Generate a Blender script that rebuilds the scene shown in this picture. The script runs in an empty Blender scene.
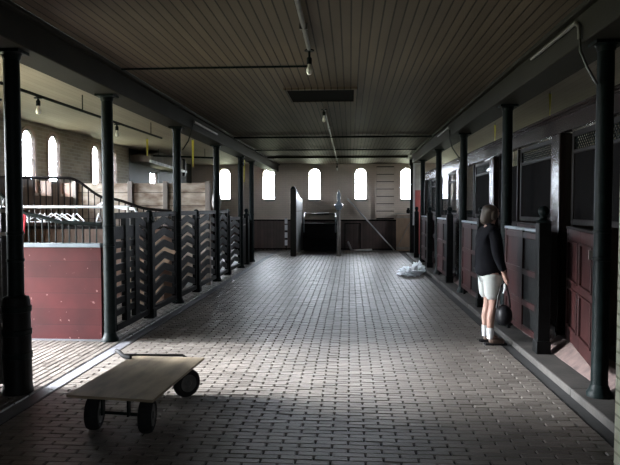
import bpy, bmesh, math, random
from mathutils import Vector, Matrix
random.seed(7)
sc = bpy.context.scene
PI = math.pi
col = sc.collection

# ---------------------------------------------------------------- camera
cam_d = bpy.data.cameras.new('camera'); cam = bpy.data.objects.new('camera', cam_d); col.objects.link(cam)
cam_d.sensor_width = 36.0; cam_d.lens = 600.0 / 620.0 * 36.0; cam_d.clip_start = 0.05; cam_d.clip_end = 300
cam.location = (0, 0, 1.6)
cam.rotation_euler = (math.radians(90 - 2.4336), 0, math.radians(3.8106))
sc.camera = cam
# ---------------------------------------------------------------- daylight
SKY = 78.0
w = bpy.data.worlds.new('overcast_sky'); sc.world = w; w.use_nodes = True
nt = w.node_tree; bg = nt.nodes['Background']
tc = nt.nodes.new('ShaderNodeTexCoord'); sx = nt.nodes.new('ShaderNodeSeparateXYZ'); cr = nt.nodes.new('ShaderNodeValToRGB')
nt.links.new(tc.outputs['Generated'], sx.inputs[0])
mr = nt.nodes.new('ShaderNodeMapRange'); mr.inputs[1].default_value = -1; mr.inputs[2].default_value = 1
nt.links.new(sx.outputs[2], mr.inputs[0]); nt.links.new(mr.outputs[0], cr.inputs[0])
cr.color_ramp.elements[0].position = 0.0; cr.color_ramp.elements[0].color = (0.10, 0.11, 0.08, 1)
cr.color_ramp.elements[1].position = 1.0; cr.color_ramp.elements[1].color = (0.9, 0.95, 1.0, 1)
for p_, c_ in ((0.47, (0.16, 0.17, 0.12, 1)), (0.52, (0.8, 0.86, 0.93, 1))):
    e = cr.color_ramp.elements.new(p_); e.color = c_
nt.links.new(cr.outputs[0], bg.inputs[0]); bg.inputs[1].default_value = SKY
sun_d = bpy.data.lights.new('hazy_sun', 'SUN'); sun_d.energy = 62.0; sun_d.angle = math.radians(20); sun_d.color = (0.93, 0.96, 1.0)
sun = bpy.data.objects.new('hazy_sun', sun_d); col.objects.link(sun)
sun.rotation_euler = Vector((math.cos(math.radians(-3)), math.sin(math.radians(-3)), -math.tan(math.radians(20)))).to_track_quat('-Z', 'Y').to_euler()
def portal(name, loc, rot, sx_, sy_):
    l = bpy.data.lights.new(name, 'AREA'); l.shape = 'RECTANGLE'; l.size = sx_; l.size_y = sy_
    l.cycles.is_portal = True
    o = bpy.data.objects.new(name, l); col.objects.link(o); o.location = loc; o.rotation_euler = rot
    return o
LEFT_WIN = [7.9, 8.87, 10.88, 11.85, 13.88, 14.86]
RIGHT_WIN = [11.3, 14.65, 17.5, 18.5]
BACK_WIN = [-4.76, -3.07, -1.33, 0.40, 2.10, 3.55, 5.20]
portal('door_portal', (-6.15, 6.0, 1.3), (0, -PI/2, 0), 2.7, 1.9)
for y in LEFT_WIN: portal('window_portal', (-6.13, y, 2.46), (0, -PI/2, 0), 1.25, 0.5)
for y in RIGHT_WIN: portal('window_portal', (5.73, y, 2.46), (0, PI/2, 0), 1.25, 0.5)
for x in BACK_WIN: portal('window_portal', (x, 22.85, 2.46), (-PI/2, 0, 0), 0.5, 1.25)
portal('rear_portal', (1.0, -4.3, 2.3), (PI/2, 0, 0), .6, .8)
sc.view_settings.view_transform = 'Standard'
try: sc.view_settings.look = 'None'
except Exception: pass
sc.view_settings.exposure = 0.0; sc.view_settings.gamma = 1.0
sc.view_settings.use_curve_mapping = False
sc.cycles.use_denoising = True
sc.cycles.max_bounces = 10; sc.cycles.diffuse_bounces = 6; sc.cycles.glossy_bounces = 4
sc.cycles.transparent_max_bounces = 12
sc.cycles.sample_clamp_indirect = 8.0

# ---------------------------------------------------------------- materials
def mat(name, c, rough=0.7, c2=None, scale=6.0, stretch=(1, 1, 1), bump=0.0, bscale=40.0, metal=0.0, spec=0.5, extra=None):
    m = bpy.data.materials.new(name); m.use_nodes = True
    t = m.node_tree; n = t.nodes; L = t.links; b = n['Principled BSDF']
    b.inputs['Roughness'].default_value = rough; b.inputs['Metallic'].default_value = metal
    b.inputs['Specular IOR Level'].default_value = spec
    co = n.new('ShaderNodeTexCoord'); mp = n.new('ShaderNodeMapping'); mp.inputs['Scale'].default_value = stretch
    ge = n.new('ShaderNodeNewGeometry')
    L.new(ge.outputs['Position'], mp.inputs[0])
    nz = n.new('ShaderNodeTexNoise'); nz.inputs['Scale'].default_value = scale; nz.inputs['Detail'].default_value = 5
    L.new(mp.outputs[0], nz.inputs['Vector'])
    r = n.new('ShaderNodeValToRGB'); c2 = c2 or tuple(v * 0.7 for v in c)
    r.color_ramp.elements[0].position = 0.3; r.color_ramp.elements[1].position = 0.7
    r.color_ramp.elements[0].color = (*c2, 1); r.color_ramp.elements[1].color = (*c, 1)
    L.new(nz.outputs['Fac'], r.inputs[0]); L.new(r.outputs[0], b.inputs['Base Color'])
    if bump:
        nb = n.new('ShaderNodeTexNoise'); nb.inputs['Scale'].default_value = bscale; nb.inputs['Detail'].default_value = 3
        L.new(mp.outputs[0], nb.inputs['Vector'])
        bp = n.new('ShaderNodeBump'); bp.inputs['Strength'].default_value = bump; bp.inputs['Distance'].default_value = 0.01
        L.new(nb.outputs['Fac'], bp.inputs['Height']); L.new(bp.outputs[0], b.inputs['Normal'])
    m['ramp'] = r.name; m['co'] = mp.name
    return m
def axis_val(m, axis):
    t = m.node_tree; ge = [q for q in t.nodes if q.type == 'NEW_GEOMETRY'][0]
    s = t.nodes.new('ShaderNodeSeparateXYZ'); t.links.new(ge.outputs['Position'], s.inputs[0]); return s.outputs[axis]
def boards(m, axis, pitch, groove=0.08, dark=0.25, vary=0.35, bump=0.6):
    """tongue and groove boards across one axis: dark groove line, a tint per board, a groove in the bump"""
    t = m.node_tree; n = t.nodes; L = t.links; b = n['Principled BSDF']
    v = axis_val(m, axis)
    d = n.new('ShaderNodeMath'); d.operation = 'DIVIDE'; d.inputs[1].default_value = pitch; L.new(v, d.inputs[0])
    fl = n.new('ShaderNodeMath'); fl.operation = 'FLOOR'; L.new(d.outputs[0], fl.inputs[0])
    fr = n.new('ShaderNodeMath'); fr.operation = 'FRACT'; L.new(d.outputs[0], fr.inputs[0])
    wn = n.new('ShaderNodeTexWhiteNoise'); wn.noise_dimensions = '1D'; L.new(fl.outputs[0], wn.inputs['W'])
    mr = n.new('ShaderNodeMapRange'); mr.inputs[3].default_value = 1 - vary; mr.inputs[4].default_value = 1.0; L.new(wn.outputs['Value'], mr.inputs[0])
    gt = n.new('ShaderNodeMath'); gt.operation = 'GREATER_THAN'; gt.inputs[1].default_value = groove; L.new(fr.outputs[0], gt.inputs[0])
    gm = n.new('ShaderNodeMapRange'); gm.inputs[3].default_value = dark; gm.inputs[4].default_value = 1.0; L.new(gt.outputs[0], gm.inputs[0])
    mu = n.new('ShaderNodeMath'); mu.operation = 'MULTIPLY'; L.new(mr.outputs[0], mu.inputs[0]); L.new(gm.outputs[0], mu.inputs[1])
    mx = n.new('ShaderNodeMix'); mx.data_type = 'RGBA'; mx.blend_type = 'MULTIPLY'; mx.inputs[0].default_value = 1.0
    L.new(n[m['ramp']].outputs[0], mx.inputs[6]); L.new(mu.outputs[0], mx.inputs[7]); L.new(mx.outputs[2], b.inputs['Base Color'])
    bp = n.new('ShaderNodeBump'); bp.inputs['Strength'].default_value = bump; bp.inputs['Distance'].default_value = 0.006
    L.new(gt.outputs[0], bp.inputs['Height']); L.new(bp.outputs[0], b.inputs['Normal'])
    return m
def bricks(m, ax, c1, c2, mortar, bw=0.22, bh=0.075, ms=0.012):
    t = m.node_tree; n = t.nodes; L = t.links; b = n['Principled BSDF']
    cb = n.new('ShaderNodeCombineXYZ'); L.new(axis_val(m, ax), cb.inputs[0]); L.new(axis_val(m, 2), cb.inputs[1])
    br = n.new('ShaderNodeTexBrick'); L.new(cb.outputs[0], br.inputs['Vector'])
    br.inputs['Scale'].default_value = 1.0; br.inputs['Brick Width'].default_value = bw; br.inputs['Row Height'].default_value = bh
    br.inputs['Mortar Size'].default_value = ms; br.inputs['Mortar Smooth'].default_value = 0.2
    br.inputs['Color1'].default_value = (*c1, 1); br.inputs['Color2'].default_value = (*c2, 1); br.inputs['Mortar'].default_value = (*mortar, 1)
    mx = n.new('ShaderNodeMix'); mx.data_type = 'RGBA'; mx.blend_type = 'MULTIPLY'; mx.inputs[0].default_value = 0.8
    L.new(br.outputs['Color'], mx.inputs[6]); L.new(n[m['ramp']].outputs[0], mx.inputs[7]); L.new(mx.outputs[2], b.inputs['Base Color'])
    bp = n.new('ShaderNodeBump'); bp.inputs['Strength'].default_value = 0.7; bp.inputs['Distance'].default_value = 0.008; bp.invert = True
    L.new(br.outputs['Fac'], bp.inputs['Height']); L.new(bp.outputs[0], b.inputs['Normal'])
    return m

M = {}
M['iron'] = mat('dark_green_iron', (0.005, 0.009, 0.009), 0.5, (0.002, 0.004, 0.004), 12, bump=0.15, bscale=60, spec=.08)
M['darkwood'] = mat('dark_stained_wood', (0.009, 0.0065, 0.0055), 0.5, (0.005, 0.004, 0.004), 8, (1, 1, 0.15), bump=0.15, bscale=50, spec=.07)
M['blackwood'] = mat('black_painted_wood', (0.008, 0.009, 0.009), 0.5, (0.005, 0.005, 0.005), 8, bump=0.2, bscale=40, spec=.08)
M['pitch'] = mat('near_black_boards', (0.0035, 0.003, 0.003), 0.9, None, 8, spec=.05)  # even near-black tone for the upper door boards and ceiling hatch
M['varnish'] = mat('varnished_dark_wood', (0.015, 0.009, 0.008), 0.22, (0.009, 0.005, 0.005), 8, (1, 1, 0.12), bump=0.08, bscale=30, spec=0.6)
M['redpaint'] = mat('oxblood_red_paint', (0.36, 0.075, 0.06), 0.5, (0.24, 0.05, 0.045), 3.5, bump=0.12, bscale=18)
M['reddoor'] = mat('maroon_door_paint', (0.028, 0.009, 0.0085), 0.45, (0.015, 0.006, 0.006), 6, (1, 1, .4), bump=0.12, bscale=25, spec=.15)
M['redboards'] = boards(mat('red_board_panel', (0.085, 0.016, 0.017), 0.6, (0.055, 0.012, 0.013), 3.0, bump=0.1, spec=.2), 2, 0.19, 0.025, 0.55, 0.22, 0.3)
# scuffs on the red boards
def scuffs(m):
    t = m.node_tree; n = t.nodes; L = t.links; b = n['Principled BSDF']
    src = b.inputs['Base Color'].links[0].from_socket
    nz = n.new('ShaderNodeTexNoise'); nz.inputs['Scale'].default_value = 14; nz.inputs['Detail'].default_value = 6
    L.new(n[m['co']].outputs[0], nz.inputs['Vector'])
    r = n.new('ShaderNodeValToRGB'); r.color_ramp.elements[0].position = 0.67; r.color_ramp.elements[1].position = 0.73
    L.new(nz.outputs['Fac'], r.inputs[0])
    mx = n.new('ShaderNodeMix'); mx.data_type = 'RGBA'; L.new(r.outputs[0], mx.inputs[0]); L.new(src, mx.inputs[6])
    mx.inputs[7].default_value = (0.28, 0.16, 0.15, 1); L.new(mx.outputs[2], b.inputs['Base Color'])
scuffs(M['redboards'])
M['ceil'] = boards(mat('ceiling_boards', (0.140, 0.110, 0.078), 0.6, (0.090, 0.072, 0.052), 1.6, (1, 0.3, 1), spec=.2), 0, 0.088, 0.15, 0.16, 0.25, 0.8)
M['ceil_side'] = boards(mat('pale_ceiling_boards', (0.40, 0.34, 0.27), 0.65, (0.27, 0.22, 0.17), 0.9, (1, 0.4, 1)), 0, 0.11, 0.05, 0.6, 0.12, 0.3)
M['beam'] = mat('painted_beam', (0.024, 0.022, 0.018), 0.6, (0.016, 0.015, 0.012), 2.0, bump=0.1, spec=.10)
M['brickwall'] = bricks(mat('painted_side_brick', (1, 1, 1), 0.7, (0.72, 0.72, 0.68), 1.5), 1, (0.50, 0.44, 0.33), (0.36, 0.31, 0.23), (0.52, 0.47, 0.37), ms=0.010)
M['brickpier'] = bricks(mat('painted_pier_brick', (1, 1, 1), 0.6, (0.7, 0.72, 0.66), 5), 0, (0.42, 0.42, 0.32), (0.34, 0.34, 0.26), (0.20, 0.20, 0.14), ms=0.008)
M['backwall'] = bricks(mat('painted_back_brick', (1, 1, 1), 0.75, (0.82, 0.80, 0.78), 1.5), 0, (0.68, 0.58, 0.50), (0.64, 0.55, 0.475), (0.58, 0.50, 0.43), ms=0.008)
M['wains'] = boards(mat('dark_wainscot', (0.12, 0.076, 0.065), 0.5, (0.08, 0.055, 0.049), 3), 0, 0.12, 0.08, 0.4, 0.3, 0.4)
M['wains_side'] = boards(mat('brown_wainscot', (0.17, 0.095, 0.055), 0.5, (0.10, 0.055, 0.034), 4, (1, 1, .2)), 1, 0.14, 0.10, 0.3, 0.35, 0.5)
M['greenboard'] = boards(mat('dark_green_boards', (0.030, 0.038, 0.026), 0.6, (0.020, 0.026, 0.018), 3), 0, 0.2, 0.05, 0.5, 0.3, 0.3)
M['oldplank'] = boards(mat('weathered_planks', (0.62, 0.53, 0.43), 0.8, (0.20, 0.135, 0.09), 3.6, (1, 1, 2.2), bump=0.1), 2, 0.27, 0.05, 0.25, 0.35, 0.5)
M['plankpost'] = mat('weathered_post', (0.22, 0.19, 0.16), 0.75, (0.13, 0.11, 0.09), 6, (1, 1, .2))
M['gutter'] = mat('gutter_stone', (0.022, 0.022, 0.022), 0.8, (0.013, 0.013, 0.013), 5, bump=0.2)
M['gutter_l'] = mat('channel_stone', (0.13, 0.13, 0.145), 0.6, (0.09, 0.09, 0.10), 5, bump=0.2)
M['curb'] = mat('curb_stone', (0.045, 0.040, 0.035), 0.75, (0.02, 0.018, 0.016), 5, bump=0.3)
M['sill'] = mat('pink_sill_stone', (0.115, 0.078, 0.070), 0.65, (0.05, 0.036, 0.033), 9, bump=0.35, bscale=25)
M['ply'] = mat('plywood', (0.30, 0.24, 0.165), 0.55, (0.10, 0.08, 0.055), 2.6, (3, .8, 1), bump=0.05)
M['plyedge'] = mat('plywood_edge', (0.20, 0.16, 0.10), 0.7, (0.12, 0.09, 0.06), 40, (.2, .2, 4))
M['rubber'] = mat('tyre_rubber', (0.012, 0.012, 0.013), 0.8, (0.007, 0.007, 0.008), 20, bump=0.2, spec=.15)
M['hub'] = mat('wheel_hub_metal', (0.07, 0.07, 0.068), 0.5, (0.04, 0.04, 0.04), 20, metal=0.3)
M['steel'] = mat('dull_grey_conduit', (0.17, 0.16, 0.145), 0.45, (0.11, 0.10, 0.09), 10, metal=0.3)
M['cable'] = mat('black_cable', (0.015, 0.015, 0.015), 0.5, None, 10)
M['bluepaint'] = mat('grey_metal_strip', (0.25, 0.30, 0.34), 0.35, (0.17, 0.20, 0.23), 10)
M['white'] = mat('white_plastic', (0.75, 0.76, 0.78), 0.4, (0.6, 0.61, 0.63), 10)
M['redplastic'] = mat('red_cloth', (0.55, 0.03, 0.05), 0.7, (0.4, 0.02, 0.03), 10)
M['whitewash'] = mat('whitewashed_board', (0.75, 0.77, 0.77), 0.5, (0.42, 0.44, 0.44), 5, (1, 1, .3))
M['paleboard'] = mat('pale_board', (0.42, 0.40, 0.36), 0.6, (0.30, 0.28, 0.25), 5)
M['yellow'] = mat('fly_paper', (0.85, 0.78, 0.12), 0.5, (0.75, 0.66, 0.09), 20)
M['tan'] = mat('tan_board', (0.27, 0.18, 0.115), 0.65, (0.17, 0.115, 0.075), 5, (1, 1, .3))
M['frame'] = mat('window_frame_paint', (0.045, 0.035, 0.03), 0.6, (0.03, 0.022, 0.02), 10, spec=.1)
M['trimwhite'] = mat('pale_reveal_trim', (0.55, 0.42, 0.36), 0.5, (0.42, 0.32, 0.27), 8)
M['bulb'] = mat('frosted_bulb_glass', (0.85, 0.83, 0.78), 0.15, (0.8, 0.78, 0.73), 10)
M['hatch'] = mat('dark_hatch_cover', (0.022, 0.020, 0.018), 0.7, None, 10)
M['skin'] = mat('skin', (0.34, 0.20, 0.155), 0.55, (0.30, 0.17, 0.13), 10)
M['hair'] = mat('brown_hair', (0.042, 0.026, 0.015), 0.6, (0.018, 0.011, 0.007), 30, (1, 1, .1), bump=0.6, bscale=90)
M['jacket'] = mat('black_jacket_cloth', (0.008, 0.008, 0.010), 0.9, (0.005, 0.005, 0.007), 10, bump=0.4, bscale=18, spec=.08)
M['shorts'] = mat('white_shorts_cloth', (0.42, 0.43, 0.41), 0.8, (0.35, 0.36, 0.34), 10, bump=0.4, bscale=20)
M['sock'] = mat('white_sock', (0.6, 0.6, 0.6), 0.8, None, 20)
M['shoe'] = mat('brown_shoe', (0.09, 0.055, 0.04), 0.55, None, 12)
M['bagblack'] = mat('black_bag_vinyl', (0.007, 0.007, 0.008), 0.45, (0.004, 0.004, 0.005), 10, bump=0.3, bscale=14, spec=.15)
M['eye'] = mat('eye_dark', (0.02, 0.015, 0.01), 0.2, None, 10)
# thin window pane
m = bpy.data.materials.new('window_glass'); m.use_nodes = True; n = m.node_tree.nodes; L = m.node_tree.links
n.remove(n['Principled BSDF']); tr = n.new('ShaderNodeBsdfTransparent'); gl = n.new('ShaderNodeBsdfGlossy'); gl.inputs['Roughness'].default_value = 0.03
mxs = n.new('ShaderNodeMixShader'); mxs.inputs[0].default_value = 0.06; tr.inputs[0].default_value = (0.95, 0.96, 0.98, 1)
L.new(tr.outputs[0], mxs.inputs[1]); L.new(gl.outputs[0], mxs.inputs[2]); L.new(mxs.outputs[0], n['Material Output'].inputs[0])
M['glass'] = m
# crumpled plastic sheeting
m = mat('clear_plastic_sheeting', (0.9, 0.93, 0.97), 0.2, (0.8, 0.85, 0.9), 10, bump=0.5, bscale=30)
m.node_tree.nodes['Principled BSDF'].inputs['Alpha'].default_value = 0.9
M['plastic'] = m
# brick pavers with a tint of their own per brick
def paver(name, c, c2, c3):
    m = mat(name, (1, 1, 1), 0.42, (0.72, 0.72, 0.72), 1.3, bump=0.45, bscale=55)
    t = m.node_tree; n = t.nodes; L = t.links; b = n['Principled BSDF']
    at = n.new('ShaderNodeAttribute'); at.attribute_name = 'brick_tint'
    r = n.new('ShaderNodeValToRGB'); r.color_ramp.elements[0].color = (*c, 1); r.color_ramp.elements[1].color = (*c2, 1)
    e = r.color_ramp.elements.new(0.55); e.color = (*c3, 1)
    L.new(at.outputs['Fac'], r.inputs[0])
    mx = n.new('ShaderNodeMix'); mx.data_type = 'RGBA'; mx.blend_type = 'MULTIPLY'; mx.inputs[0].default_value = 1
    L.new(r.outputs[0], mx.inputs[6]); L.new(n[m['ramp']].outputs[0], mx.inputs[7]); L.new(mx.outputs[2], b.inputs['Base Color'])
    return m
M['paver'] = paver('clay_pavers', (0.112, 0.097, 0.085), (0.180, 0.160, 0.141), (0.148, 0.131, 0.116))
M['mortar'] = mat('joint_dirt', (0.018, 0.016, 0.014), 0.95, None, 20)

# ---------------------------------------------------------------- mesh helpers
class MB:
    def __init__(s): s.v = []; s.f = []; s.mi = []; s.cur = 0
    def add(s, vs, fs):
        o = len(s.v); s.v += [tuple(v) for v in vs]; s.f += [tuple(i + o for i in f) for f in fs]; s.mi += [s.cur] * len(fs); return s
    def box(s, x0, x1, y0, y1, z0, z1, R=None):
        if x0 > x1: x0, x1 = x1, x0
        if y0 > y1: y0, y1 = y1, y0
        vs = [Vector(p) for p in ((x0,y0,z0),(x1,y0,z0),(x1,y1,z0),(x0,y1,z0),(x0,y0,z1),(x1,y0,z1),(x1,y1,z1),(x0,y1,z1))]
        if R is not None: vs = [R @ v for v in vs]
        return s.add(vs, [(0,3,2,1),(4,5,6,7),(0,1,5,4),(1,2,6,5),(2,3,7,6),(3,0,4,7)])
    def bar(s, a, b, wd, ht, up=(0, 0, 1)):
        a = Vector(a); b = Vector(b); d = (b - a).normalized(); up = Vector(up)
        sd = d.cross(up)
        if sd.length < 1e-4: sd = d.cross(Vector((1, 0, 0)))
        sd.normalize(); u = sd.cross(d).normalized()
        vs = []
        for p in (a, b):
            for i, j in ((-1,-1),(1,-1),(1,1),(-1,1)): vs.append(p + sd*i*wd/2 + u*j*ht/2)
        return s.add(vs, [(3,2,1,0),(4,5,6,7),(0,1,5,4),(1,2,6,5),(2,3,7,6),(3,0,4,7)])
    def tube(s, pts, r, n=8, closed=False, caps=True):
        pts = [Vector(p) for p in pts]; rs = r if isinstance(r, (list, tuple)) else [r] * len(pts)
        vs = []; fs = []; N = len(pts); ref = None
        for i, p in enumerate(pts):
            if closed: d = pts[(i+1) % N] - pts[i-1]
            else: d = pts[min(i+1, N-1)] - pts[max(i-1, 0)]
            d.normalize()
            if ref is None:
                ref = d.orthogonal().normalized()
            else:
                ref = (ref - d * ref.dot(d)); ref.normalize()
            bi = d.cross(ref)
            for k in range(n):
                a = 2*PI*k/n; vs.append(p + (ref*math.cos(a) + bi*math.sin(a)) * rs[i])
        M_ = N if closed else N - 1
        for i in range(M_):
            for k in range(n):
                a0 = i*n+k; a1 = i*n+(k+1) % n; b0 = ((i+1) % N)*n+k; b1 = ((i+1) % N)*n+(k+1) % n
                fs.append((a0, a1, b1, b0))
        if caps and not closed:
            fs.append(tuple(reversed(range(n)))); fs.append(tuple(range((N-1)*n, N*n)))
        return s.add(vs, fs)
    def lathe(s, prof, c=(0, 0, 0), n=20, R=None):
        vs = []; fs = []; c = Vector(c)
        for r, z in prof:
            for k in range(n):
                a = 2*PI*k/n; v = Vector((r*math.cos(a), r*math.sin(a), z))
                if R is not None: v = R @ v
                vs.append(v + c)
        for i in range(len(prof)-1):
            for k in range(n):
                fs.append((i*n+k, i*n+(k+1) % n, (i+1)*n+(k+1) % n, (i+1)*n+k))
        fs.append(tuple(reversed(range(n)))); fs.append(tuple(range((len(prof)-1)*n, len(prof)*n)))
        return s.add(vs, fs)
    def ball(s, c, r, n=14, sc_=(1, 1, 1)):
        k = n // 2
        prof = [(max(r*math.sin(PI*i/k), r*0.02), -r*math.cos(PI*i/k)) for i in range(k+1)]
        return s.lathe(prof, c, n, Matrix.Diagonal(sc_))
    def prism(s, poly, a0, a1, plane='xz'):
        """poly in a plane, pushed along the third axis from a0 to a1"""
        def P(u, v, a): return {'xz': (u, a, v), 'yz': (a, u, v), 'xy': (u, v, a)}[plane]
        N = len(poly); vs = [P(u, v, a0) for u, v in poly] + [P(u, v, a1) for u, v in poly]
        fs = [tuple(range(N)), tuple(reversed(range(N, 2*N)))] + [(i, i+N, (i+1) % N + N, (i+1) % N) for i in range(N)]
        return s.add(vs, fs)
    def build(s, name, mats, parent=None, bevel=0, smooth=True, loc=None):
        me = bpy.data.meshes.new(name); me.from_pydata(s.v, [], s.f)
        if not isinstance(mats, (list, tuple)): mats = [mats]
        for m_ in mats: me.materials.append(M[m_] if isinstance(m_, str) else m_)
        me.polygons.foreach_set('material_index', s.mi)
        bm = bmesh.new(); bm.from_mesh(me); bmesh.ops.recalc_face_normals(bm, faces=bm.faces); bm.to_mesh(me); bm.free()
        me.polygons.foreach_set('use_smooth', [smooth] * len(me.polygons))
        if smooth: me.set_sharp_from_angle(angle=math.radians(38))
        me.update()
        o = bpy.data.objects.new(name, me); col.objects.link(o)
        if parent: o.parent = parent
        if loc: o.location = loc
        if bevel:
            b = o.modifiers.new('bevel', 'BEVEL'); b.width = bevel; b.segments = 2; b.limit_method = 'ANGLE'
        return o
def tag(o, label, cat, group=None, kind=None):
    if label: o['label'] = label
    if cat: o['category'] = cat
    if group: o['group'] = group
    if kind: o['kind'] = kind
    return o
def struct(o, label=None): o['kind'] = 'structure'; 
def thing(name, loc, label, cat, group=None, rz=0):
    o = bpy.data.objects.new(name, None); col.objects.link(o); o.empty_display_size = 0.1
    o.location = loc; o.rotation_euler = (0, 0, rz); return tag(o, label, cat, group)
def copy_tree(o, parent=None):
    c = o.copy(); col.objects.link(c); c.parent = parent
    for ch in [q for q in bpy.data.objects if q.parent == o]: copy_tree(ch, c)
    return c
def again(src, loc, label, rz=None):
    c = copy_tree(src); c.location = loc; c['label'] = label
    if rz is not None: c.rotation_euler = (0, 0, rz)
    return c
def st(name, mb, m, parent=None, bevel=0, label=None, smooth=True):
    o = mb.build(name, m, parent, bevel, smooth)
    if parent is None:
        o['kind'] = 'structure'
        if label: o['label'] = label
    return o

# ================================================================= SETTING
# ---------------------------------------------------------------- floor
def floor_bricks():
    vs = []; fs = []; tint = []; mi = []
    def brick(x0, x1, y0, y1, cx, cy):
        o = len(vs); z = random.uniform(-0.0022, 0.0015); tx = random.uniform(-.0012, .0012)
        d = 0.016
        vs.extend([(x0, y0, -d), (x1, y0, -d), (x1, y1, -d), (x0, y1, -d),
                   (x0+cx, y0+cy, z+tx), (x1-cx, y0+cy, z-tx), (x1-cx, y1-cy, z-tx), (x0+cx, y1-cy, z+tx)])
        fs.extend([(4+o,5+o,6+o,7+o), (o,1+o,5+o,4+o), (1+o,2+o,6+o,5+o), (2+o,3+o,7+o,6+o), (3+o,o,4+o,7+o)])
        t = random.random(); tint.extend([t]*8); mi.extend([0]*5)
    L_ = 0.222; W_ = 0.0635; r = 0; y = 1.0
    while y < 22.5:
        x = -2.56 - (r % 2) * L_ / 2 + random.uniform(-.004, .004)
        while x < 1.75:
            a = max(x, -2.56); b = min(x + L_, 1.76)
            if b - a > 0.03: brick(a + .0065, b - .0065, y + .001, y + W_ - .001, .004, .0045)
            x += L_
        y += W_; r += 1
    # the side bay, courses running along the aisle
    x = -2.72; r = 0
    while x > -5.98:
        y = 4.0 - (r % 2) * L_ / 2
        while y < 22.3:
            brick(x - W_ * 1.15 + .002, x - .002, y + .005, y + L_ - .005, .008, .004)
            y += L_
        x -= W_ * 1.15; r += 1
    o = len(vs); zb = -0.0135
    vs.extend([(-6.15, -4, zb), (5.6, -4, zb), (5.6, 22.5, zb), (-6.15, 22.5, zb)]); fs.append((o, o+1, o+2, o+3)); tint.extend([0.3]*4); mi.append(1)
    me = bpy.data.meshes.new('floor'); me.from_pydata(vs, [], fs)
    me.materials.append(M['paver']); me.materials.append(M['mortar']); me.polygons.foreach_set('material_index', mi)
    a = me.attributes.new('brick_tint', 'FLOAT', 'POINT'); a.data.foreach_set('value', tint)
    ob = bpy.data.objects.new('floor', me); col.objects.link(ob); ob['kind'] = 'structure'; ob['label'] = 'brick paved floor of small grey-brown pavers'
floor_bricks()
b = MB(); b.box(-2.70, -2.58, 1, 22.4, -.012, -.002); st('trim_1', b, 'gutter_l', label='smooth stone strip along the left side of the brick aisle')
b = MB(); b.box(1.765, 1.875, 1, 22.4, -.06, -.008); st('trim_2', b, 'gutter', label='dark stone gutter along the right side of the brick aisle')
b = MB()
y = 3.7
while y < 20.4:
    b.box(1.88, 2.62, y, min(y+1.5, 20.45) - .008, -.05, .055); y += 1.5
st('trim_3', b, 'curb', bevel=.012, label='low stone curb carrying the right row of posts')
b = MB()
for (y0, y1) in ((4.1, 6.75), (7.15, 9.8), (10.2, 12.85), (13.25, 15.9), (16.3, 18.95)):
    b.prism([(2.13, .055), (2.42, .055), (2.42, .19), (2.30, .19)], y0, y1, 'xz')
st('trim_4', b, 'sill', bevel=.01, label='pink sloping stone sills under the right stall fronts')

# ---------------------------------------------------------------- walls with arched windows
SILL, SPRING, WR = 1.87, 2.83, 0.22
def arched_wall(mb, a0, a1, centres, c0, c1, plane, ztop=3.2):
    """centres along the wall, wall thickness c0..c1"""
    cs = sorted(centres); cur = a0
    for c in cs:
        mb.prism([(cur, 0), (c-WR, 0), (c-WR, ztop), (cur, ztop)], c0, c1, plane)
        mb.prism([(c-WR, 0), (c+WR, 0), (c+WR, SILL), (c-WR, SILL)], c0, c1, plane)
        arc = [(c - WR*math.cos(PI*i/14), SPRING + WR*math.sin(PI*i/14)) for i in range(15)]
        for i in range(14):
            mb.prism([arc[i], arc[i+1], (arc[i+1][0], ztop), (arc[i][0], ztop)], c0, c1, plane)
        cur = c + WR
    mb.prism([(cur, 0), (a1, 0), (a1, ztop), (cur, ztop)], c0, c1, plane)
b = MB(); b.box(-6.12, -6, -4, 5.02, 0, 3.2); b.box(-6.12, -6, 5.02, 6.92, 2.62, 3.2); arched_wall(b, 6.92, 16.0, LEFT_WIN, -6.05, -6.0, 'yz')
st('wall_left', b, 'brickwall', smooth=False)
b = MB(); arched_wall(b, -6.35, 5.72, BACK_WIN, 22.5, 22.85, 'xz'); st('wall_back', b, 'backwall', smooth=False)
# door opening trim on the left, its leaf folded back outside
b = MB(); b.box(-6.14, -5.97, 4.92, 5.02, 0, 2.72); b.box(-6.14, -5.97, 6.92, 7.02, 0, 2.72); b.box(-6.14, -5.97, 5.02, 6.92, 2.62, 2.72)
st('door_1', b, 'darkwood', label='open side doorway letting daylight into the left bay')
# darker boarded end of the left wall with its small window
b = MB(); b.prism([(16.0, 0), (17.75, 0), (17.75, 3.2), (16.0, 3.2)], -6.12, -6, 'yz'); b.prism([(18.5, 0), (22.85, 0), (22.85, 3.2), (18.5, 3.2)], -6.12, -6, 'yz')
b.prism([(17.75, 0), (18.5, 0), (18.5, 2.15), (17.75, 2.15)], -6.12, -6, 'yz'); b.prism([(17.75, 2.68), (18.5, 2.68), (18.5, 3.2), (17.75, 3.2)], -6.12, -6, 'yz')
st('wall_left_end', b, 'greenboard', smooth=False)
portal('small_window_portal', (-6.14, 18.12, 2.42), (0, -PI/2, 0), .53, .75)
b = MB()
for a in ((17.75, 17.80, 2.15, 2.68), (18.45, 18.5, 2.15, 2.68), (17.8, 18.45, 2.15, 2.2), (17.8, 18.45, 2.63, 2.68), (18.1, 18.14, 2.2, 2.63)): b.box(-6.1, -6.04, *a)
wn = st('window_20', b, 'frame', label='small square window in the dark boarded end of the left wall')
b = MB(); b.box(-6.075, -6.07, 17.79, 18.46, 2.19, 2.64); b.build('window_pane', 'glass', wn)
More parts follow.
